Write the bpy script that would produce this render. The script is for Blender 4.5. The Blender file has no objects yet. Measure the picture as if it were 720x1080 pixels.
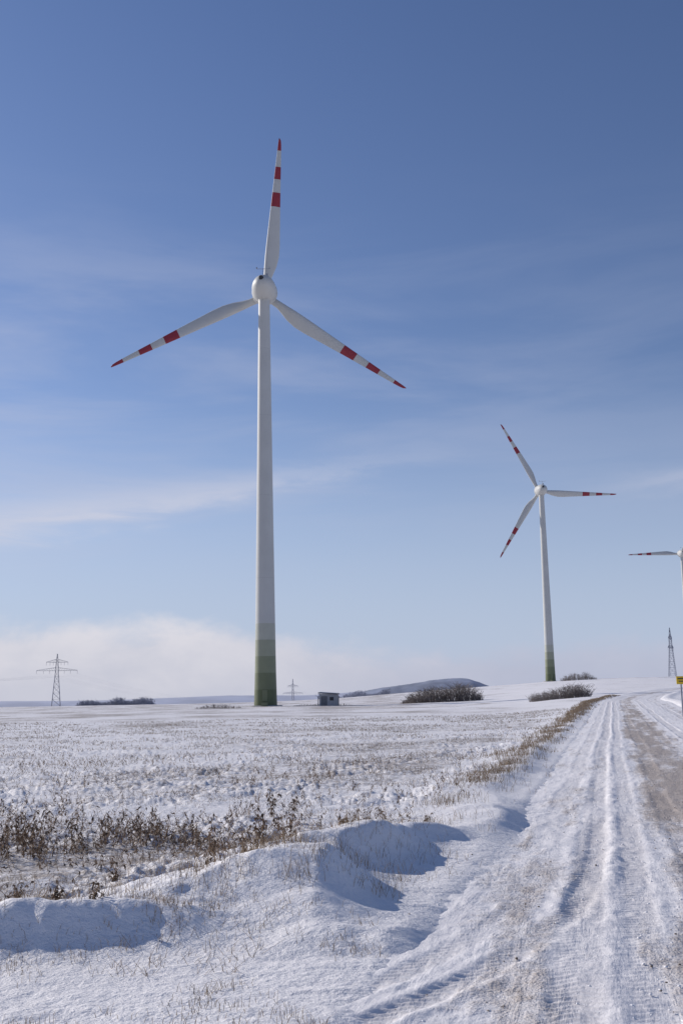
import bpy, math, random
import numpy as np
from mathutils import Matrix, Vector
random.seed(7); rng=np.random.default_rng(11)
scene=bpy.context.scene
R=math.radians
SUN_AZ=R(-57); SUN_EL=R(26)

# ---------------------------------------------------------------- helpers
TB=rng.random((8,256,256))
def vn(x,y,s=0):
    T=TB[s%8]
    x=np.asarray(x,float)+s*17.3; y=np.asarray(y,float)+s*9.1
    ix=np.floor(x).astype(np.int64); iy=np.floor(y).astype(np.int64)
    fx=x-ix; fy=y-iy
    fx=fx*fx*(3-2*fx); fy=fy*fy*(3-2*fy)
    a=T[ix&255,iy&255]; b=T[(ix+1)&255,iy&255]; c=T[ix&255,(iy+1)&255]; d=T[(ix+1)&255,(iy+1)&255]
    return (a*(1-fx)+b*fx)*(1-fy)+(c*(1-fx)+d*fx)*fy
def fbm(x,y,s=0,o=4):
    v=0;a=.5;n=0
    ca,sa=math.cos(.6),math.sin(.6)
    for i in range(o):
        v=v+a*(vn(x,y,s+i)-.5); n+=a; a*=.5
        x,y=(x*ca-y*sa)*2.03,(x*sa+y*ca)*2.03
    return v/n*2      # about -1..1
def ss(t):
    t=np.clip(t,0,1); return t*t*(3-2*t)
def xl(Y):
    Y=np.asarray(Y,float)
    return -1.4+.25*Y+.0013*np.clip(Y-105,0,260)**2
ROADW=6.4
def base(X,Y):
    X=np.asarray(X,float);Y=np.asarray(Y,float)
    ratio=X/np.maximum(Y,25)
    F=8.6*ss((ratio+.12)/.40)
    Yc=np.clip(Y,0,467)
    ex=2.5-1.0*ss((ratio-.08)/.16)
    s=(Yc/467)**ex+np.clip(Y-467,0,300)*.0010
    h=F*s+.25*ss((Y-60)/150)*ss((.02-ratio)/.1)
    r=np.hypot(X,Y)
    w=ss((r-30)/120)
    h=h+w*(.30*fbm(X/45,Y/45,1,3)+.05*fbm(X/9,Y/14,2,3))
    h=h+.04*fbm(X/3.1,Y/3.1,3,2)
    h=h-22*ss((r-600)/900)
    return h
def drift(X,Y):
    """wind-packed snow drifts beside the road (sheet on top of base)"""
    t=X-xl(Y)
    tc=-.72+.24*np.sin(Y*.75+2.6)*np.exp(-((Y-11)/9)**2)+.26*fbm(Y/1.5,Y*0+3.3,4,3)+.55*np.exp(-((Y-13.3)/1.7)**2)-.40*np.exp(-((Y-9.0)/1.5)**2)
    h=.24*np.exp(-((Y-9.9)/2.4)**4)+.10+.12*fbm(Y/1.7,Y*0+8.1,5,3)+.08*np.exp(-((Y-19)/2)**2)+.06*np.exp(-((Y-30)/3)**2)
    h=np.maximum(h,.02)*(1-.45*ss((Y-60)/120))
    h=h*(.08+.92*ss((Y-6.9)/1.5))
    d=t-tc
    p=np.where(d<0,np.exp(-(d/1.0)**2),np.exp(-(np.abs(d)/.34)**1.6))
    p=p*(1+.26*fbm(X/.9,Y/.36,6,3))
    tail=.075*np.exp(-((t-.25-.35*np.sin(Y*.7)-.14*fbm(Y/.6,X/.6,3,3))/.7)**2)*np.exp(-((Y-11.3)/2.0)**2)
    z=h*p+tail
    def cres(z,cx,y0,sl,wd,hh,curve,back=.9,face=.28):
        u=X-cx
        yc=y0+sl*u-curve*u*u+.26*fbm(X/.55,Y*0+cx,2,3)
        h2=hh*np.exp(-(np.abs(u)/wd)**2.2)*(1+.32*fbm(X/.45,Y/.4,3,4))
        e=Y-yc
        return z+h2*np.where(e>0,np.exp(-(np.maximum(e,0)/back)**1.4),np.exp(-(np.abs(e)/face)**1.6))
    z=cres(z,-1.65,7.50,.10,.65,.27,.05,.9,.26)
    z=cres(z,-2.75,7.25,.18,.80,.25,.08,.9,.28)
    z=cres(z,-.75,8.5,.30,.5,.13,.15,.7)
    z=cres(z,-2.6,9.4,-.1,.8,.11,.12)
    z=cres(z,-1.3,10.0,.1,.6,.10,.12)
    z=cres(z,-1.5,8.7,.2,.4,.08,.12,.6)
    z=cres(z,.05,7.3,.45,.6,.07,.1,.7)
    return z
def ground_h(X,Y):
    t=X-xl(Y)
    dr=drift(X,Y)
    z=base(X,Y)+dr
    r=np.hypot(X,Y)
    field=ss((-t-1.0)/1.0)
    near=np.exp(-(r/60)**2)
    rough=.065*fbm(X/.42,Y/.36,1,4)+.050*np.abs(fbm(X/.16,Y/.14,2,3))
    tus=ss((vn(X/1.7,Y/1.5,3)-.35)/.35)
    z=z+field*near*rough*(.50+1.2*tus)*(.24+.76*ss((r-7.5)/2.3))*(1-.40*ss((dr-.08)/.12))
    z=z+(1-field*.5)*near*(.024*fbm(X/.75,Y/.20,4,4)+.005*fbm(X/.12,Y/.06,5,2))
    z=z+.16*np.exp(-((t-ROADW-.6)/.7)**2)*(1+.4*fbm(X/2,Y/2,4,2))
    inside=ss((t+.15)/.5)*ss((ROADW+.15-t)/.5)*(Y>-30)
    z=z-.09*inside
    return z

def mesh_grid(name,P,nr,nc,mats,closed=False,attrs=None):
    me=bpy.data.meshes.new(name)
    i=np.arange(nr-1)[:,None]*nc+np.arange(nc-1)[None,:]
    F=np.stack([i,i+1,i+1+nc,i+nc],-1).reshape(-1,4)
    me.vertices.add(len(P)); me.vertices.foreach_set("co",P.astype(np.float32).ravel())
    me.loops.add(F.size); me.loops.foreach_set("vertex_index",F.astype(np.int32).ravel())
    me.polygons.add(len(F)); me.polygons.foreach_set("loop_start",np.arange(0,F.size,4,dtype=np.int32))
    me.update(calc_edges=True)
    me.polygons.foreach_set("use_smooth",np.ones(len(me.polygons),dtype=bool))
    for k,v in (attrs or {}).items():
        a=me.attributes.new(k,'FLOAT','POINT'); a.data.foreach_set("value",v.astype(np.float32).ravel())
    ob=bpy.data.objects.new(name,me); scene.collection.objects.link(ob)
    me.materials.append(mats)
    return ob
def mesh_from(name,V,F,mats,idx=None,smooth=False,parent=None,link=True):
    me=bpy.data.meshes.new(name); me.from_pydata([tuple(v) for v in V],[],[tuple(f) for f in F]); me.update()
    for m in (mats if isinstance(mats,(list,tuple)) else [mats]): me.materials.append(m)
    if idx is not None: me.polygons.foreach_set("material_index",np.array(idx,dtype=np.int32))
    if smooth: me.polygons.foreach_set("use_smooth",np.ones(len(me.polygons),dtype=bool))
    ob=bpy.data.objects.new(name,me); scene.collection.objects.link(ob)
    if parent: ob.parent=parent
    return ob
def empty(name,loc=(0,0,0),rot=0):
    e=bpy.data.objects.new(name,None); e.location=loc; e.rotation_euler=(0,0,rot); scene.collection.objects.link(e); return e

# ---------------------------------------------------------------- materials
class NT:
    def __init__(s,nt): s.nt=nt; s.n=nt.nodes; s.l=nt.links
    def node(s,t,**k):
        x=s.n.new(t)
        for a,b in k.items(): setattr(x,a,b)
        return x
    def put(s,sock,v):
        if isinstance(v,bpy.types.NodeSocket): s.l.new(v,sock)
        else: sock.default_value=v
    def m(s,op,a,b=0.,c=None,clamp=False):
        x=s.n.new('ShaderNodeMath'); x.operation=op; x.use_clamp=clamp
        s.put(x.inputs[0],a); s.put(x.inputs[1],b)
        if c is not None: s.put(x.inputs[2],c)
        return x.outputs[0]
    def mr(s,v,a,b,c=0.,d=1.,sm=True):
        x=s.n.new('ShaderNodeMapRange'); x.interpolation_type='SMOOTHSTEP' if sm else 'LINEAR'
        for i,q in enumerate((v,a,b,c,d)): s.put(x.inputs[i],q)
        return x.outputs[0]
    def mix(s,f,a,b,bt='MIX'):
        x=s.n.new('ShaderNodeMix'); x.data_type='RGBA'; x.blend_type=bt
        s.put(x.inputs[0],f); s.put(x.inputs[6],a); s.put(x.inputs[7],b); return x.outputs[2]
    def noise(s,vec,scale,detail=4,rough=.55,dist=0.):
        x=s.n.new('ShaderNodeTexNoise'); s.put(x.inputs['Vector'],vec)
        x.inputs['Scale'].default_value=scale; x.inputs['Detail'].default_value=detail
        x.inputs['Roughness'].default_value=rough; x.inputs['Distortion'].default_value=dist
        return x.outputs[0]
    def mapping(s,vec,loc=(0,0,0),rot=(0,0,0),sc=(1,1,1)):
        x=s.n.new('ShaderNodeMapping'); s.put(x.inputs[0],vec)
        x.inputs[1].default_value=loc; x.inputs[2].default_value=rot; x.inputs[3].default_value=sc
        return x.outputs[0]
    def attr(s,n):
        x=s.n.new('ShaderNodeAttribute'); x.attribute_name=n; return x.outputs['Fac']
    def bump(s,h,strength,dist,nrm=None):
        x=s.n.new('ShaderNodeBump'); x.inputs['Strength'].default_value=strength; x.inputs['Distance'].default_value=dist
        s.l.new(h,x.inputs['Height'])
        if nrm: s.l.new(nrm,x.inputs['Normal'])
        return x.outputs[0]
def newmat(name):
    m=bpy.data.materials.new(name); m.use_nodes=True
    t=NT(m.node_tree); b=m.node_tree.nodes['Principled BSDF']
    return m,t,b
def c4(c): return (c[0],c[1],c[2],1)
def simple(name,col,rough=.6,var=.12,scale=3.,metal=0.,spec=.3):
    m,t,b=newmat(name)
    oc=t.node('ShaderNodeTexCoord').outputs['Object']
    n=t.noise(oc,scale,3)
    lo=c4([x*(1-var) for x in col]); hi=c4([min(1,x*(1+var)) for x in col])
    t.l.new(t.mix(t.mr(n,.3,.7),lo,hi),b.inputs['Base Color'])
    b.inputs['Roughness'].default_value=rough; b.inputs['Metallic'].default_value=metal
    b.inputs['Specular IOR Level'].default_value=spec
    return m

# snowy ground
m_ground,t,b=newmat('snow_field')
oc=t.node('ShaderNodeTexCoord').outputs['Object']
flat=t.mapping(oc,sc=(1,1.25,.3))
n1=t.noise(flat,6.5,6,.68,.3); n2=t.noise(flat,1.1,3,.6); n3=t.noise(flat,.055,3,.6); n4=t.noise(flat,34,3,.7)
soil=t.attr('soil')
v=t.m('ADD',t.m('MULTIPLY',n1,.6),t.m('MULTIPLY',n2,.28))
v=t.m('ADD',v,t.m('MULTIPLY',n3,.22))
v=t.m('ADD',v,t.m('MULTIPLY',n4,.16))
v=t.m('ADD',v,t.m('MULTIPLY',t.m('SUBTRACT',soil,1.),.42))
mask=t.mr(v,.60,.75)
snowc=t.mix(t.noise(oc,.7,3),c4((.81,.785,.79)),c4((.88,.86,.86)))
soilc=t.mix(t.noise(oc,15,3),c4((.18,.14,.11)),c4((.38,.32,.27)))
t.l.new(t.mix(t.m('MULTIPLY',mask,.80),snowc,soilc),b.inputs['Base Color'])
b.inputs['Roughness'].default_value=.65; b.inputs['Specular IOR Level'].default_value=.25
drf=t.attr('smoothness')
bh=t.m('MULTIPLY',t.noise(flat,11,5,.68),t.m('SUBTRACT',1.,t.m('MULTIPLY',drf,.35)))
bn=t.bump(bh,.65,.05)
rough=t.m('MULTIPLY',n4,t.m('ADD',soil,.35))
bn=t.bump(rough,.5,.02,bn)
t.l.new(bn,b.inputs['Normal'])

# road : packed snow with bare gravel
m_road,t,b=newmat('snowy_gravel_road')
oc=t.node('ShaderNodeTexCoord').outputs['Object']
al=t.mapping(oc,rot=(0,0,math.atan(.25)),sc=(1,1,.2))
st=t.mapping(al,sc=(3.2,.5,1))
g=t.attr('gravel'); tr=t.attr('tread')
ns=t.noise(st,1.6,5,.62,.4); nf=t.noise(oc,9,6,.7); nm=t.noise(al,1.3,4,.6); ng=t.noise(oc,60,3,.6)
v=t.m('ADD',t.m('MULTIPLY',ns,.42),t.m('MULTIPLY',nf,.36))
v=t.m('ADD',v,t.m('MULTIPLY',nm,.30))
v=t.m('ADD',v,t.m('MULTIPLY',ng,.16))
v=t.m('ADD',v,t.m('MULTIPLY',t.m('SUBTRACT',g,.5),.60))
mask=t.mr(v,.54,.82)
vor=t.node('ShaderNodeTexVoronoi'); t.l.new(oc,vor.inputs['Vector']); vor.inputs['Scale'].default_value=45
grc=t.mix(vor.outputs['Color'],c4((.22,.17,.13)),c4((.44,.36,.295)))
grc=t.mix(t.mr(t.noise(oc,3,3),.35,.65),grc,c4((.37,.30,.245)))
sn=t.mix(t.noise(oc,1.2,3),c4((.78,.75,.755)),c4((.87,.85,.85)))
sn=t.mix(t.m('MULTIPLY',tr,.45),sn,c4((.52,.475,.45)))
t.l.new(t.mix(t.m('MULTIPLY',mask,.80),sn,grc),b.inputs['Base Color'])
b.inputs['Roughness'].default_value=.6; b.inputs['Specular IOR Level'].default_value=.25
bn=t.bump(ns,.45,.05)
bn=t.bump(nf,.5,.035,bn)
bn=t.bump(t.m('MULTIPLY',vor.outputs['Distance'],mask),.5,.02,bn)
t.l.new(bn,b.inputs['Normal'])

m_white=simple('turbine_white_paint',(.50,.505,.49),.55,.035,.25)
m_red=simple('turbine_red_paint',(.28,.035,.050),.5,.06,.5)
greens=[(.125,.145,.075),(.165,.185,.11),(.23,.25,.165),(.315,.33,.25),(.425,.435,.375)]
m_gr=[simple('tower_green_band_%d'%i,c,.5,.04,.5) for i,c in enumerate(greens)]
m_seam=simple('tower_seam',(.44,.445,.435),.5,.03)
m_dark=simple('dark_vent',(.05,.05,.055),.6)
m_metal=simple('galvanised_steel',(.29,.30,.35),.55,.1,1.,.2)
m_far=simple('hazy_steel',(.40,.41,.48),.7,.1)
m_stem=simple('dry_stem',(.25,.17,.11),.8,.35,6.)
m_leaf=simple('dry_leaf',(.15,.10,.065),.85,.45,9.)
m_straw=simple('dry_straw',(.40,.30,.19),.8,.3,5.)
m_twig=simple('bare_twigs',(.18,.155,.145),.9,.3,.5)
m_clod=simple('snow_clod',(.84,.825,.83),.65,.05)
m_conc=simple('concrete',(.36,.355,.35),.85,.12,2.)

# ---------------------------------------------------------------- terrain sheet
rr=[.6]
while rr[-1]<9000:
    r=rr[-1]; rr.append(r+min(max(r*r/2100,.022),.0085*r if r>3 else .03))
rr=np.array(rr)
fa=np.linspace(-24,26,860)
ca=np.concatenate([np.linspace(-180,-26,56),fa,np.linspace(28,180,56)])
ca=np.radians(ca)
RR,AA=np.meshgrid(rr,ca,indexing='ij')
X=RR*np.sin(AA); Y=RR*np.cos(AA)
Z=ground_h(X,Y)
t_=X-xl(Y)
dr=drift(X,Y)
soil=.38+.58*ss((-t_-1.2)/2.0)
soil=soil-.26*ss((dr-.10)/.13)
soil=soil+.36*fbm(X/5,Y/8,2,3)*ss((RR-6)/10)+.14*ss((RR-60)/60)-.04*ss((RR-16)/10)
soil=soil+.24*np.exp(-((Y-11.5)/3.6)**2)*ss((-X-.2)/1.5)
soil=soil+.30*np.exp(-((t_+1.0)/.5)**2)*(fbm(X/1.2,Y/1.2,4,3)+.2)*ss((RR-8)/3)
soil=soil-.08*ss((7.2-Y)/1.2)*(Y>0)+.42*np.clip(fbm(X/.7,Y/.5,6,3),0,1)*ss((9.5-Y)/2)
soil=np.where(t_>ROADW,.45+.3*fbm(X/5,Y/5,3,3),soil)
soil=soil+(-.24)*ss((X/np.maximum(Y,1)-.05)/.12)*ss((RR-70)/80)
soil=np.clip(soil,0,1.3)
P=np.stack([X,Y,Z],-1).reshape(-1,3)
ground=mesh_grid('snowy_field_ground',P,len(rr),len(ca),m_ground,attrs={'soil':soil,'smoothness':ss((dr-.05)/.12)})

# ---------------------------------------------------------------- road sheet
ys=[1.0]
while ys[-1]<420:
    y=ys[-1]; ys.append(y+(.014 if 5<y<10 else min(max(.016,y*y/6000),.02*y)))
ys=np.array(ys); ts=np.linspace(-.75,ROADW+.5,340)
YY,TT=np.meshgrid(ys,ts,indexing='ij')
XX=xl(YY)+TT
def rel(YY,TT,XX):
    z=.016*fbm(TT/.45,YY/2.2,5,4)+.012*fbm(XX/.15,YY/.17,6,4)
    tread=np.zeros_like(z)
    brk=ss((fbm(TT/.8,YY/1.6,4,3)+.45)/.6)       # wind has erased parts of the tracks
    def track(tc,w=.13,dep=.010,ph=0,fade=1.,berm=.006):
        nonlocal z,tread
        l=TT-tc+.014*fbm(XX/.25,YY/.25,2,2)
        fd=fade*(.40+.60*brk)
        ins=ss((w-np.abs(l))/.07+.5)
        pat=np.sin(2*np.pi*(YY/.085+np.abs(l)*7+ph))
        pf=np.exp(-(YY/18)**2)
        z=z+fd*(-dep*ins+ins*.0055*pat*pf+berm*np.exp(-((np.abs(l)-w-.06)/.06)**2)*(1+.9*fbm(XX/.15,YY/.2,3,2)))
        tread=np.maximum(tread,fd*ins*(.6+.4*pat*pf))
    k=ss((YY-8)/25)
    track(1.10-.10*k+.05*fbm(YY/5,YY*0+1,1,1),.15,.010)
    track(1.52-.10*k+.05*fbm(YY/6,YY*0+4,2,1),.12,.009,.3,.9)
    tb=np.interp(YY,[1,4.2,5.0,5.65,6.4,7.3,8.4,9.8,11.5,14,20,400],[-2.6,-.75,-.3,.10,.48,.80,1.0,1.10,1.14,1.12,1.05,1.0])
    track(tb,.11,.012,.6,1.-.65*k,.009)
    track(tb-.45,.10,.010,.1,.8*(1-ss((YY-7)/3)),.008)
    track(.55+.05*fbm(YY/5,YY*0+2,5,1),.15,.009,.1,.6*ss((YY-10)/6))
    track(2.05+.06*fbm(YY/5,YY*0+9,5,1),.13,.010,.1,.8)
    track(2.95+.06*fbm(YY/6,YY*0+3,5,1),.13,.009,.4,.6)
    track(3.62+.06*fbm(YY/7,YY*0+6,3,1),.16,.013,.2)
    track(4.9+.07*fbm(YY/7,YY*0+8,3,1),.16,.015,.7)
    wob=.20*fbm(YY/3,YY*0+5,6,3)
    bare=np.exp(-((TT-2.42+wob)/.78)**4)
    bare2=.75*np.exp(-((TT-5.5)/.45)**4)
    lft=np.exp(-((TT-.5)/.6)**4)
    z=z-.020*bare-.02*bare2
    gr=.27+.56*bare+.45*bare2+.08*lft*(1-.7*ss((YY-9)/8))+.44*fbm(TT/.36,YY/2.0,7,3)
    gr=gr-.16*np.exp(-((TT-1.30)/.30)**2)
    gr=gr+.22*np.exp(-((YY-6.2)/.9)**2)*np.exp(-((TT-.85)/.40)**2)
    gr=gr-.22*ss((YY-35)/60)
    return z,gr,tread
rz,gr,trd=rel(YY,TT,XX)
edge=ss((TT+.75)/.5)*ss((ROADW+.5-TT)/.5)
ZZ=base(XX,YY)-.012+rz-.25*(1-edge)-.06*ss((YY-395)/20)
P=np.stack([XX,YY,ZZ],-1).reshape(-1,3)
road=mesh_grid('snow_covered_road',P,len(ys),len(ts),m_road,attrs={'gravel':np.clip(gr,0,1.1),'tread':trd})

# snow clods thrown up along the tyre tracks
def ico():
    import bmesh
    bm=bmesh.new(); bmesh.ops.create_icosphere(bm,subdivisions=1,radius=1)
    v=np.array([x.co[:] for x in bm.verts]); f=[[q.index for q in p.verts] for p in bm.faces]; bm.free(); return v,f
iv,ifc=ico()
def lumps(name,K,mat,ch,smax):
    V=[];F=[]
    yk=4.8+18*rng.random(K)**1.6
    tk=np.where(rng.random(K)<.7,rng.choice(ch,K)+rng.normal(0,.17,K),rng.uniform(-.2,4.5,K))
    xk=xl(yk)+tk; zk=np.maximum(base(xk,yk)-.017,ground_h(xk,yk)); sk=.003+smax*rng.random(K)**2
    for x,y,z,s in zip(xk,yk,zk,sk):
        o=len(V)
        q=iv*(1+.35*(rng.random((len(iv),1))-.5))*np.array([1,random.uniform(.7,1.4),random.uniform(.4,.7)])*s
        V.extend((q+np.array([x,y,z+s*.1])).tolist()); F.extend([[a+o for a in f] for f in ifc])
    mesh_from(name,V,F,mat,smooth=True)
lumps('snow_clods',1700,m_clod,[.9,1.3,1.7,3.4,3.85],.011)
lumps('gravel_stones',1300,simple('gravel_stone',(.24,.20,.17),.9,.35,40.),[2.0,2.3,2.6,2.9,.7],.008)

# ---------------------------------------------------------------- vegetation
class Rib:
    def __init__(s): s.V=[];s.F=[];s.I=[]
    def strip(s,pts,w0,w1,mi=0,dirv=None):
        n=len(pts)
        a=random.uniform(0,math.pi) if dirv is None else dirv
        dx,dy=math.cos(a),math.sin(a); o=len(s.V)
        for i,p in enumerate(pts):
            w=(w0+(w1-w0)*i/(n-1))*.5
            s.V.append((p[0]-dx*w,p[1]-dy*w,p[2])); s.V.append((p[0]+dx*w,p[1]+dy*w,p[2]))
        for i in range(n-1):
            s.F.append((o+2*i,o+2*i+1,o+2*i+3,o+2*i+2)); s.I.append(mi)
    def rod(s,a,b_,w0,w1,mi=0):
        a=Vector(a);b_=Vector(b_); d=(b_-a).normalized()
        u=d.orthogonal().normalized(); v=d.cross(u); o=len(s.V)
        for q,w in ((a,w0),(b_,w1)):
            for k in range(3):
                c=math.cos(k*2.0944);e=math.sin(k*2.0944)
                s.V.append(tuple(q+(u*c+v*e)*w*.5))
        for k in range(3):
            k2=(k+1)%3; s.F.append((o+k,o+k2,o+3+k2,o+3+k)); s.I.append(mi)
    def leaf(s,p,L,mi=1):
        th=random.uniform(0,6.28); dn=random.uniform(-1.3,.1)
        d=Vector((math.cos(th),math.sin(th),dn)).normalized(); u=Vector((-math.sin(th),math.cos(th),random.uniform(-.6,.6)))*L*random.uniform(.10,.24)
        p=Vector(p); o=len(s.V); q=p+d*L*.5+Vector((0,0,random.uniform(-.2,.2)*L)); e=p+d*L+Vector((0,0,-.35*L))
        for c in (p,q+u,e,q-u): s.V.append(tuple(c))
        s.F.append((o,o+1,o+2)); s.F.append((o,o+2,o+3)); s.I+= [mi,mi]
    def out(s,name,mats): return mesh_from(name,s.V,s.F,mats,s.I)
GH=lambda x,y: float(ground_h(np.array(x),np.array(y)))
def weed(rb,x,y,h,leafy=1.,w=.008,z=None):
    z=(GH(x,y) if z is None else z)-.02
    lean=(random.gauss(0,.25),random.gauss(0,.25))
    pts=[]; n=5
    for i in range(n+1):
        f=i/n; pts.append((x+lean[0]*h*f*f+random.gauss(0,.01),y+lean[1]*h*f*f+random.gauss(0,.01),z+h*f))
    for i in range(n): rb.rod(pts[i],pts[i+1],w*(1-.12*i),w*(1-.12*(i+1)),0)
    for i in range(1,n+1):
        for k in range(random.randint(1,3)):
            p=Vector(pts[i]); th=random.uniform(0,6.28); L=h*random.uniform(.12,.3)*(1.15-i/n*.6)
            q=p+Vector((math.cos(th)*L,math.sin(th)*L,L*random.uniform(.1,.9)))
            rb.rod(p,q,w*.5,w*.25,0)
            for j in range(int(random.uniform(0,3)*leafy)):
                f=random.random(); rb.leaf(p.lerp(q,f),random.uniform(.025,.06)*(h/.4)**.5)
        if random.random()<leafy:
            rb.leaf(pts[i],random.uniform(.04,.08)*(h/.4)**.5)
def field_of(name,L,mats):
    rb=Rib(); A=np.array(L); zz=ground_h(A[:,0],A[:,1])
    for (x,y,h,lf,w),z in zip(L,zz): weed(rb,x,y,h,lf,w,float(z))
    rb.out(name,mats)
L=[]
for k in range(520):
    u=random.random(); x=-4.6+3.4*u+random.gauss(0,.15); y=11.6+random.expovariate(1/1.3)+.5*math.sin(x*2)
    x*= (y/12.2)**.7
    hh=random.uniform(.10,.38)*(1-.50*max(0,u-.6)/.4)
    if vn(x*1.1,y*.9,5)<.34: continue
    L.append((x,y,hh,random.uniform(.3,1.1),.008))
field_of('dry_weed_patch',L,[m_stem,m_leaf])
L=[]
for k in range(2100):
    y=8.0+22*random.random()**1.4; x=random.uniform(-.36*y,.16*y)
    if x>float(xl(y))-1.0: continue
    if float(vn(x/1.3,y/1.5,6))<.47: continue
    L.append((x,y,random.uniform(.05,.24),random.uniform(.1,.9),max(.006,.0004*y)))
field_of('scattered_dry_weeds',L,[m_stem,m_leaf])
for (x,y,h) in [(-1.12,9.35,.36),(-.90,9.6,.26),(-.80,10.1,.36),(-.58,10.5,.24),(.0,11.9,.24),(.03,12.1,.20),(-2.65,9.0,.18),(-1.95,9.3,.20),(-.75,14.4,.34),(-1.05,15.2,.36),(.95,13.0,.20),(-2.35,7.75,.13),(-2.0,7.65,.12),(-1.75,7.65,.13)]:
    rb=Rib()
    for k in range(4): weed(rb,x+random.gauss(0,.03),y+random.gauss(0,.03),h*random.uniform(.75,1.05),1.9,.009)
    rb.out('dry_weed_plant',[m_stem,m_leaf])
# straw grass on the berm beside the road
rb=Rib(); B=[]
for k in range(1900):
    y=7.6+140*random.random()**1.9; tt=random.gauss(-1.0,.34)
    if y<12: tt=random.gauss(-1.30,.45)
    if vn(y/1.3,tt*1.0,2)<.38 and y<60: continue
    x=float(xl(y))+tt
    for j in range(random.randint(3,11)): B.append((x+random.gauss(0,.09),y+random.gauss(0,.12)))
# small tufts in the blown snow of the foreground
for k in range(420):
    y=random.uniform(5.3,9.0); x=random.uniform(-.36*y,.03*y)
    if vn(x*1.3,y*1.6,3)<.46: continue
    for j in range(random.randint(3,10)): B.append((x+random.gauss(0,.05),y+random.gauss(0,.05)))
B=np.array(B); bz=ground_h(B[:,0],B[:,1])
for (bx,by),z in zip(B.tolist(),bz.tolist()):
    z-=.01; y=by
    h=random.uniform(.05,.20)*(.9 if y<14 else 1.15)*(.5 if y<8 else 1); a=random.uniform(0,6.28); q=h*random.uniform(.1,1.2)
    w=max(.0035,.00028*y)
    rb.strip([(bx,by,z),(bx+math.cos(a)*q*.3,by+math.sin(a)*q*.3,z+h*.6),(bx+math.cos(a)*q,by+math.sin(a)*q,z+h*random.uniform(.75,1))],w,w*.3,0 if random.random()<.6 else 1,random.uniform(-.6,.6))
rb.out('dry_roadside_grass',[m_straw,m_stem])
# stubble poking through the snow
rb=Rib()
N=60000
yy=6.6+80*rng.random(N)**1.35; xx=(rng.random(N)*.66-.40)*yy
c=vn(xx/1.5,yy/1.9,4)*.65+vn(xx/.4,yy/.4,5)*.35
ok=(c>.48)&(xx<xl(yy)-.9)&((yy>8.6)|(rng.random(N)<.45))&(drift(xx,yy)<.16+.1*rng.random(N))
xx=xx[ok];yy=yy[ok];zz=ground_h(xx,yy)
for x,y,z in zip(xx.tolist(),yy.tolist(),zz.tolist()):
    h=random.uniform(.015,.09)*random.uniform(.5,1.3); a=random.uniform(0,6.28);q=h*random.uniform(.1,1.8); w=max(.004,.0004*y)
    rb.strip([(x,y,z-.01),(x+math.cos(a)*q,y+math.sin(a)*q,z+h)],w,w*.4,random.choice((0,1,1)),random.uniform(-.7,.7))
rb.out('field_stubble',[m_straw,m_stem])

# bare bushes
def bush(name,x0,x1,y,depth,h,n,mat=m_twig,w=.07,prof=None):
    rb=Rib()
    U=np.array([random.random() for k in range(n)]); XS=x0+(x1-x0)*U; YS=y+rng.uniform(-depth,depth,n)
    ZS=ground_h(XS,YS)-.2
    for u,x,yy_,z in zip(U.tolist(),XS.tolist(),YS.tolist(),ZS.tolist()):
        env=(prof(u) if prof else math.sin(math.pi*min(1,max(0,u)))**.5)
        env*=.65+.6*float(vn(x/2.2,3.1,3))
        hh=h*env*random.uniform(.45,1.05)
        a=random.gauss(0,.35); b2=random.gauss(0,.35)
        top=(x+a*hh,yy_+b2*hh,z+hh)
        mid=(x+a*hh*.35,yy_+b2*hh*.35,z+hh*.5)
        rb.rod((x,yy_,z),mid,w*1.3,w,0); rb.rod(mid,top,w,w*.4,0)
        for j in range(5):
            f=random.uniform(.25,.95); p=Vector(mid).lerp(Vector(top),f) if f>.5 else Vector((x,yy_,z)).lerp(Vector(mid),f*2)
            q=hh*random.uniform(.15,.35); th=random.uniform(0,6.28)
            rb.rod(p,p+Vector((math.cos(th)*q,math.sin(th)*q,q*random.uniform(.1,1))),w*.6,w*.3,0)
    return rb.out(name,[mat])
bush('bare_bush',10.5,26,205,3,3.5,850,prof=lambda u:min(1,u/.35)**.8*(1 if u<.8 else (1-u)/.2*.7+.3))
bush('bare_bush',26.3,34.5,152,2,2.0,650,w=.045,prof=lambda u:.45+.55*min(1,u/.6) if u<.9 else .6)
bush('bare_bush',91,106,452,4,3.2,380)
bush('bare_bush',-27,-18,190,2,.9,240,w=.05)
bush('bare_bush',-10,2,202,2,.7,200,w=.05)
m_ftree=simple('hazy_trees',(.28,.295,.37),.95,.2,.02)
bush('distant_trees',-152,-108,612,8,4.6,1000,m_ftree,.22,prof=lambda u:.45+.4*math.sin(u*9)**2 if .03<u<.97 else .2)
bush('distant_trees',-15,26,620,8,4.2,600,m_ftree,.22,prof=lambda u:.35+.5*math.sin(u*7+1)**2)

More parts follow.
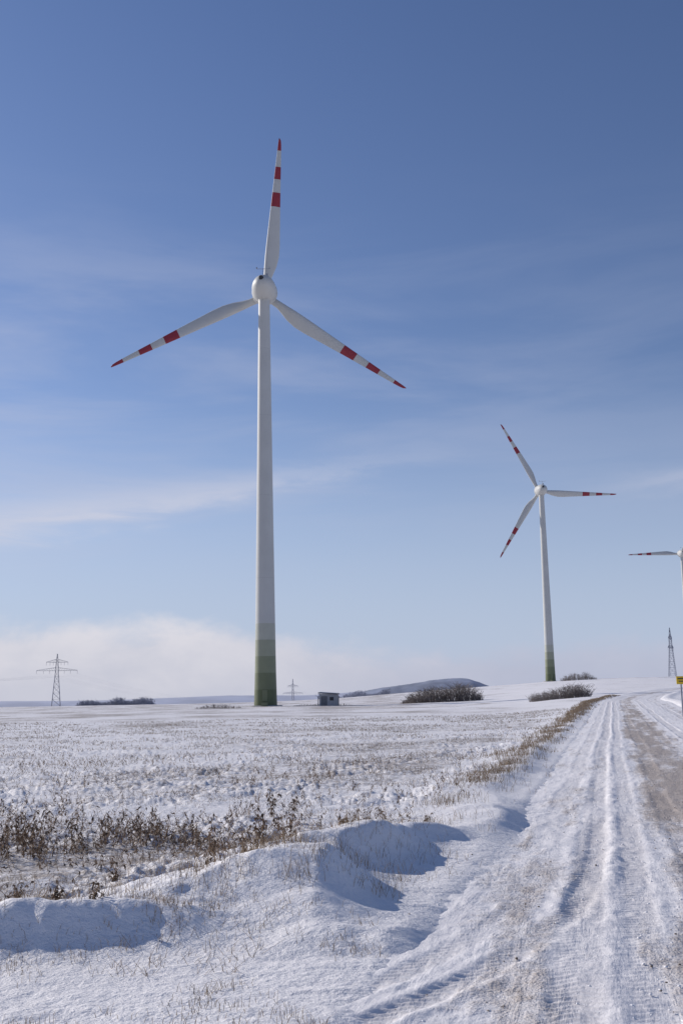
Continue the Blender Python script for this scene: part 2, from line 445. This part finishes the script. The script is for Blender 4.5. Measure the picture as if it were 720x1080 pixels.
# ---------------------------------------------------------------- wind turbines
def lathe(prof,seg,axis='Z'):
    V=[];F=[]
    for (a,r) in prof:
        for k in range(seg):
            th=2*math.pi*k/seg
            if axis=='Z': V.append((r*math.cos(th),r*math.sin(th),a))
            else: V.append((r*math.cos(th),a,r*math.sin(th)))
    for i in range(len(prof)-1):
        for k in range(seg):
            k2=(k+1)%seg; q=(i*seg+k,i*seg+k2,(i+1)*seg+k2,(i+1)*seg+k)
            F.append(q if axis=='Z' else q[::-1])
    return V,F
def box(V,F,c,s,Rm=None):
    o=len(V)
    for dx in(-1,1):
        for dy in(-1,1):
            for dz in(-1,1):
                p=Vector((dx*s[0]/2,dy*s[1]/2,dz*s[2]/2))
                if Rm: p=Rm@p
                V.append(tuple(Vector(c)+p))
    for f in((0,1,3,2),(4,6,7,5),(0,4,5,1),(2,3,7,6),(0,2,6,4),(1,5,7,3)): F.append(tuple(o+i for i in f))
def turbine(x,y,ztop,ang,yaw=0.,under=.5):
    zg=GH(x,y); H=ztop-zg
    e=empty('wind_turbine',(x,y,zg),yaw)
    Ht=H-2.3
    band=3.15
    zs=[-under-2]+[band*i for i in range(1,6)]
    extra=list(np.linspace(band*5,Ht,26)[1:])
    seams=[Ht*.30,Ht*.50,Ht*.70,Ht*.87]
    allz=sorted(zs+extra+[s for s in seams]+[s+.10 for s in seams])
    r=lambda z:2.12+(1.13-2.12)*(max(z,0)/Ht)**.93+.18*math.exp(-max(z,0)/2.5)
    prof=[(z,r(z)) for z in allz]
    V,F=lathe(prof,56); I=[]
    for i in range(len(allz)-1):
        zm=(allz[i]+allz[i+1])/2
        if zm<band*5: mi=1+min(4,int(max(zm,0)/band))
        elif any(s<zm<s+.10 for s in seams): mi=6
        else: mi=0
        I+= [mi]*56
    mesh_from('tower',V,F,[m_white]+m_gr+[m_seam],I,True,e)
    V=[];F=[]; box(V,F,(0,-r(2)-.02,2.0),(.95,.18,2.1)); box(V,F,(0,-r(1)-.6,.35),(1.2,1.2,.7))
    mesh_from('door_and_step',V,F,[m_gr[1]],None,False,e)
    V,F=lathe([(-1,3.2),(.12,3.2),(.16,3.1),(.16,2.0)],48); mesh_from('foundation',V,F,[m_conc],None,False,e)
    top=empty('nacelle_frame',(0,0,H)); top.parent=e; top.rotation_euler=(R(1.5),0,0)
    prof=[(-5.0,.0),(-4.95,.45),(-4.7,.95),(-4.2,1.45),(-3.4,1.9),(-2.4,2.2),(-1.2,2.4),(0,2.5),(1.1,2.56),(1.15,2.5),(1.25,2.5),(1.3,2.62),(2.3,2.62),(2.5,2.5),(2.55,2.2)]
    V,F=lathe(prof,48,'Y'); mesh_from('nacelle',V,F,[m_white],None,True,top)
    V,F=lathe([(2.5,2.2),(2.6,2.35),(3.4,2.2),(4.4,1.8),(5.3,1.2),(5.8,.6),(5.95,0)],40,'Y'); mesh_from('spinner',V,F,[m_white],None,True,top)
    V,F=lathe([(-2.9,1.15),(-1.6,1.25)],40); mesh_from('yaw_neck',V,F,[m_white],None,True,top)
    V,F=lathe([(-5.08,.0),(-5.08,.42),(-4.8,.5)],24,'Y'); V=[(a-.25,b_,c+.75) for a,b_,c in V]
    mesh_from('tail_vent',V,F,[m_dark],None,False,top)
    V=[];F=[]
    for a in(-.9,.9):
        box(V,F,(a,-3.6,-.35),(.55,.9,.12),Matrix.Rotation(.5,3,'X'))
    box(V,F,(0,-2.2,2.9),(.10,.10,1.6)); box(V,F,(0,-2.2,3.6),(2.6,.07,.07))
    box(V,F,(-1.3,-2.2,3.8),(.22,.22,.35)); box(V,F,(1.3,-2.2,3.8),(.12,.5,.3)); box(V,F,(.7,-1.0,2.75),(.35,.35,.55))
    mesh_from('sensor_mast',V,F,[m_metal],None,False,top)
    prof=[(.04,1.5,1.0),(.07,1.5,1.0),(.10,1.55,.85),(.14,2.0,.6),(.19,2.6,.42),(.25,2.95,.33),(.32,2.85,.28),(.40,2.55,.24),(.48,2.28,.22),(.56,2.0,.2),(.605,1.85,.2),(.65,1.70,.19),(.69,1.57,.19),(.735,1.42,.18),(.775,1.3,.18),(.815,1.17,.18),(.87,1.0,.17),(.92,.84,.17),(.96,.68,.16),(.985,.5,.16),(1.0,.16,.16)]
    red=[(.56,.65),(.735,.815),(.92,1.0)]
    n=20; V=[];F=[];I=[]
    for (f,c,th) in prof:
        tw=R(24)*(1-f)**1.6-R(2)
        for k in range(n):
            a=2*math.pi*k/n
            xx_=.5*math.cos(a); yy_=.5*math.sin(a)*th
            if th<.8: yy_*= (1.15-.75*xx_*1.3)*(.9)
            px=(xx_*c)+ (c-1.5)*.5*(1 if f>.1 else 0)*.75
            py=yy_*c
            V.append((px*math.cos(tw)-py*math.sin(tw),px*math.sin(tw)+py*math.cos(tw),f*35.2))
    for i in range(len(prof)-1):
        fm=(prof[i][0]+prof[i+1][0])/2
        mi=1 if any(a<fm<b_ for a,b_ in red) else 0
        for k in range(n):
            k2=(k+1)%n; F.append((i*n+k,i*n+k2,(i+1)*n+k2,(i+1)*n+k)); I.append(mi)
    F.append(tuple((len(prof)-1)*n+k for k in range(n))); I.append(1)
    for j in range(3):
        bl=mesh_from('blade_%d'%(j+1),V,F,[m_white,m_red],I,True,top)
        bl.location=(0,3.7,0); bl.rotation_euler=(0,R(ang+120*j),0)
    return e
turbine(-15.1,206.0,84.5,6.0)
turbine(89.3,465,92.0,-27.0,R(3))
turbine(231,716,95.4,31,R(-4),under=14)

# ---------------------------------------------------------------- lattice pylons and wires
def pylon(x,y,h,yaw,mat,th=.30,arms=((.70,11),)):
    zg=GH(x,y); e=empty('electricity_pylon',(x,y,zg),yaw)
    rb=Rib()
    half=lambda z:(2.4*(1-z/(h*.7))+.75*(z/(h*.7))) if z<h*.7 else .75*(1-(z-h*.7)/(h*.3))+.12
    lv=[-2,0]; z=0; st=h*.13
    while z<h*.98: z=min(h,z+st); st*=.93; lv.append(z)
    cor=[(-1,-1),(1,-1),(1,1),(-1,1)]
    for i in range(len(lv)-1):
        a,b_=half(max(lv[i],0)),half(lv[i+1])
        for k in range(4):
            c,d=cor[k],cor[(k+1)%4]
            rb.rod((c[0]*a,c[1]*a,lv[i]),(c[0]*b_,c[1]*b_,lv[i+1]),th,th)
            rb.rod((c[0]*a,c[1]*a,lv[i]),(d[0]*b_,d[1]*b_,lv[i+1]),th*.5,th*.5)
            rb.rod((d[0]*a,d[1]*a,lv[i]),(c[0]*b_,c[1]*b_,lv[i+1]),th*.5,th*.5)
            rb.rod((c[0]*b_,c[1]*b_,lv[i+1]),(d[0]*b_,d[1]*b_,lv[i+1]),th*.5,th*.5)
    rb.out('lattice_mast',[mat]).parent=e
    rb=Rib()
    for (fz,L) in arms:
        z0=h*fz; a=half(z0)
        for s in(-1,1):
            for yy_ in(-a,a):
                rb.rod((s*a,yy_,z0+1.7),(s*L,0,z0+.2),th*.8,th*.5); rb.rod((s*a,yy_,z0-.1),(s*L,0,z0),th*.8,th*.5)
                m=8
                for q in range(m):
                    f0,f1=q/m,(q+1)/m; P0=Vector((s*a,yy_,z0-.1)).lerp(Vector((s*L,0,z0)),f0); P1=Vector((s*a,yy_,z0+1.7)).lerp(Vector((s*L,0,z0+.2)),f1)
                    rb.rod(P0,P1,th*.4,th*.4)
            for q in(1,.66,.36): rb.rod((s*L*q,0,z0),(s*L*q,0,z0-1.8),th*.7,th*.5)
    rb.out('crossarms',[mat]).parent=e
    return Vector((x,y,zg)),yaw,h,arms
pa=pylon(-164,612,29.5,R(12),m_metal,.28,((.68,11.3),(.84,6)))
pb=pylon(-58,1210,40,R(8),m_far,.42,((.60,11),(.8,6)))
pc=pylon(211,690,34,R(62),m_metal,.28,((.62,9),(.80,6)))
def wires(name,p,q,mat,w):
    rb=Rib()
    P,ya,h,ar=p; Q,yb,h2,_=q
    for f in(-1,-.66,-.36,.36,.66,1):
        A=P+Vector((math.cos(ya)*11*f,math.sin(ya)*11*f,h*.68-1.8)); B=Q+Vector((math.cos(yb)*11*f,math.sin(yb)*11*f,h2*.64-1.8))
        L=(B-A).length; prev=A
        for i in range(1,25):
            s=i/24; c=A.lerp(B,s); c.z-=L*.025*4*s*(1-s)*.8
            rb.rod(prev,c,w,w); prev=c
    rb.out(name,[mat])
m_wire=simple('aluminium_wire',(.5,.5,.56),.5,.05)
far_left=(Vector((-330,330,float(base(-330,330)))),R(40),31,None)
wires('power_lines',far_left,pa,m_wire,.030)
wires('power_lines',pa,pb,m_wire,.035)
wires('power_lines',pb,(Vector((150,1900,-20)),R(8),31,None),m_wire,.06)

# ---------------------------------------------------------------- small equipment shed
sx,sy=-2.9,200; sg=GH(sx,sy)
e=empty('field_shed',(sx,sy,sg),R(-14)); e.scale=(.9,.9,.9)
m_wall=simple('shed_wall',(.36,.36,.37),.8,.1); m_roof=simple('shed_roof',(.16,.16,.17),.7); m_snow=m_clod
V=[];F=[]; box(V,F,(0,0,1.1),(3.4,2.4,2.6)); mesh_from('walls',V,F,[m_wall],None,False,e)
V=[];F=[]; box(V,F,(0,0,2.50),(3.9,2.9,.18),Matrix.Rotation(R(4),3,'Y')); mesh_from('roof',V,F,[m_roof],None,False,e)
V=[];F=[]; box(V,F,(0,.1,2.66),(3.6,2.5,.10),Matrix.Rotation(R(4),3,'Y')); mesh_from('roof_snow',V,F,[m_snow],None,False,e)
V=[];F=[]; box(V,F,(-.7,-1.22,1.0),(1.3,.06,1.9)); mesh_from('door',V,F,[m_roof],None,False,e)
V=[];F=[]; box(V,F,(.9,-1.22,1.4),(.8,.06,.7)); mesh_from('window',V,F,[m_dark],None,False,e)
V=[];F=[]; 
for a in(-1.9,2.4): box(V,F,(a,-1.4,.9),(.14,.14,2.2))
mesh_from('posts',V,F,[m_roof],None,False,e)

# yellow marker sign at the right verge
gx,gy=18.15,58.; gg=GH(gx,gy)
e=empty('yellow_road_sign',(gx,gy,gg))
m_yel=simple('yellow_plate',(.75,.50,.03),.5,.05)
V=[];F=[]; box(V,F,(0,0,.90),(.07,.07,2.4)); mesh_from('post',V,F,[m_metal],None,False,e)
V=[];F=[]; box(V,F,(0,-.06,2.0),(.50,.03,.42)); mesh_from('plate',V,F,[m_yel],None,False,e)
V=[];F=[]; box(V,F,(0,-.08,2.08),(.36,.012,.06)); box(V,F,(0,-.08,1.94),(.26,.012,.05)); mesh_from('lettering',V,F,[m_dark],None,False,e)

# ---------------------------------------------------------------- distant hills
def hill(name,cx,cy,prof,depth,mat,zb=-25):
    V=[];F=[]; nx=120; ny=24
    xs=np.linspace(prof[0][0],prof[-1][0],nx)
    hz=np.interp(xs,[p[0] for p in prof],[p[1] for p in prof])
    for j in range(ny):
        v=j/(ny-1)*2-1; k=math.cos(v*math.pi/2)**.8 if abs(v)<1 else 0
        fb=2.2*fbm(xs/22,xs*0+v*9.)*k
        for i in range(nx):
            V.append((cx+xs[i],cy+v*depth,zb+(hz[i]-zb)*k+ float(fb[i])))
    for j in range(ny-1):
        for i in range(nx-1): F.append((j*nx+i,j*nx+i+1,(j+1)*nx+i+1,(j+1)*nx+i))
    return mesh_from(name,V,F,[mat],None,True)
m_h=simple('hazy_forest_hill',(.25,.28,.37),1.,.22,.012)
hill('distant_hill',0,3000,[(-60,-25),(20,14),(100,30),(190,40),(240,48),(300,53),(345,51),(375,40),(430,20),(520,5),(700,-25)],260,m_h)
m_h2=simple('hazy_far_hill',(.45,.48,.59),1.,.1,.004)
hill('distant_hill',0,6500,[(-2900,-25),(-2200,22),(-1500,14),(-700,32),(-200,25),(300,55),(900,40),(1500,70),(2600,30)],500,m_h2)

# ---------------------------------------------------------------- sky
w=bpy.data.worlds.new("World"); scene.world=w; w.use_nodes=True
t=NT(w.node_tree); bg=w.node_tree.nodes['Background']
sky=t.node('ShaderNodeTexSky'); sky.sky_type='NISHITA'; sky.sun_disc=False
sky.sun_elevation=SUN_EL; sky.sun_rotation=SUN_AZ%(2*math.pi)
sky.air_density=1.0; sky.dust_density=.4; sky.ozone_density=3.0; sky.altitude=300
gen=t.node('ShaderNodeTexCoord').outputs['Generated']
sp=t.node('ShaderNodeSeparateXYZ'); t.l.new(gen,sp.inputs[0])
x,y,z=sp.outputs
az=t.m('ARCTAN2',x,y); el=t.m('ARCSINE',z)
cb=t.node('ShaderNodeCombineXYZ'); t.put(cb.inputs[0],az); t.put(cb.inputs[1],el); ae=cb.outputs[0]
# cirrus veil
veiln=t.noise(t.mapping(ae,rot=(0,0,R(-14)),sc=(1.6,9,1)),1.6,6,.55,.4)
veil=t.m('MULTIPLY',t.mr(veiln,.38,.68),t.mr(el,.06,.2))
veil=t.m('MULTIPLY',veil,t.mr(el,.50,.30))
veil=t.m('MULTIPLY',veil,t.mr(az,.35,-.35,.3,1.))
# long streak
line=t.m('ADD',t.m('MULTIPLY',az,.17),.2145)
wn=t.noise(t.mapping(ae,sc=(5,26,1)),2.0,7,.62,.5)
d=t.m('SUBTRACT',el,line); d=t.m('ADD',d,t.m('MULTIPLY',t.m('SUBTRACT',wn,.5),.040))
wd=t.mr(az,-.36,.0,.021,.010)
gs=t.m('DIVIDE',d,wd); gs=t.m('POWER',2.718,t.m('MULTIPLY',t.m('MULTIPLY',gs,gs),-1.))
gs=t.m('MULTIPLY',gs,t.mr(az,.2,-.3,.0,.85))
gs=t.m('MULTIPLY',gs,t.mr(wn,.3,.7,.5,1.))
# short wisp at the right
d3=t.m('SUBTRACT',el,t.m('ADD',t.m('MULTIPLY',az,.05),.175)); d3=t.m('ADD',d3,t.m('MULTIPLY',t.m('SUBTRACT',wn,.5),.03))
g3=t.m('DIVIDE',d3,.009); g3=t.m('POWER',2.718,t.m('MULTIPLY',t.m('MULTIPLY',g3,g3),-1.))
g3=t.m('MULTIPLY',g3,t.mr(az,.20,.33,.0,.35))
# cumulus / fog bank on the horizon
cn=t.noise(t.mapping(ae,sc=(9,15,1)),1.5,7,.58,.2)
cn2=t.noise(t.mapping(ae,loc=(3,1,0),sc=(2.0,3,1)),1.5,3,.5)
hgt=t.mr(az,-.15,.05,.072,.046)
top=t.m('ADD',hgt,t.m('MULTIPLY',t.m('SUBTRACT',cn,.5),.060))
top=t.m('ADD',top,t.m('MULTIPLY',t.m('SUBTRACT',cn2,.5),.03))
dd=t.m('SUBTRACT',top,el)
cum=t.mr(dd,-.008,.022)
cum=t.m('MULTIPLY',cum,t.mr(az,-.05,.25,.88,.70))
cshade=t.mr(t.m('ADD',t.m('MULTIPLY',cn,.6),t.m('MULTIPLY',el,5.)),.25,.75)
lightc=t.mix(cshade,c4((5.0,5.05,5.8)),c4((6.5,6.3,6.7)))
darkc=t.mix(cshade,c4((4.0,4.15,5.2)),c4((4.7,4.8,5.8)))
cumc=t.mix(t.mr(az,-.15,.2),lightc,darkc)
haze=t.mr(el,.32,-.02,0.,.92)
deep=t.mix(t.mr(el,.02,.62,sm=False),c4((.80,.78,.90)),c4((.56,.665,.885)))
skyc=t.mix(1.,sky.outputs[0],deep,'MULTIPLY')
hs=t.node('ShaderNodeHueSaturation'); hs.inputs['Saturation'].default_value=.92; hs.inputs['Value'].default_value=.98; t.l.new(skyc,hs.inputs['Color'])
col=t.mix(haze,hs.outputs[0],c4((4.05,4.7,6.15)))
col=t.mix(t.m('MULTIPLY',veil,.45),col,c4((4.25,4.6,5.9)))
col=t.mix(gs,col,c4((5.3,5.45,6.4)))
col=t.mix(g3,col,c4((4.8,5.0,6.1)))
col=t.mix(cum,col,cumc)
t.l.new(col,bg.inputs['Color']); bg.inputs['Strength'].default_value=.115

# ---------------------------------------------------------------- sun, camera
ld=bpy.data.lights.new('sun','SUN'); ld.energy=4.15; ld.angle=R(.6); ld.color=(1,.935,.86)
lo=bpy.data.objects.new('sun',ld); scene.collection.objects.link(lo)
S=Vector((math.sin(SUN_AZ)*math.cos(SUN_EL),math.cos(SUN_AZ)*math.cos(SUN_EL),math.sin(SUN_EL)))
lo.rotation_euler=S.to_track_quat('Z','Y').to_euler(); lo.location=(0,0,50)
cd=bpy.data.cameras.new('camera'); cd.sensor_fit='VERTICAL'; cd.sensor_height=36; cd.lens=1117/1080*36; cd.clip_start=.1; cd.clip_end=20000
co=bpy.data.objects.new('camera',cd); scene.collection.objects.link(co); scene.camera=co
co.matrix_world=Matrix.Translation((0,0,1.6))@Matrix.Rotation(R(100),4,'X')@Matrix.Rotation(R(-.95),4,'Z')
scene.view_settings.view_transform='Standard'; scene.view_settings.look='None'; scene.view_settings.exposure=0; scene.view_settings.gamma=1
print('verts',len(ground.data.vertices),len(road.data.vertices))
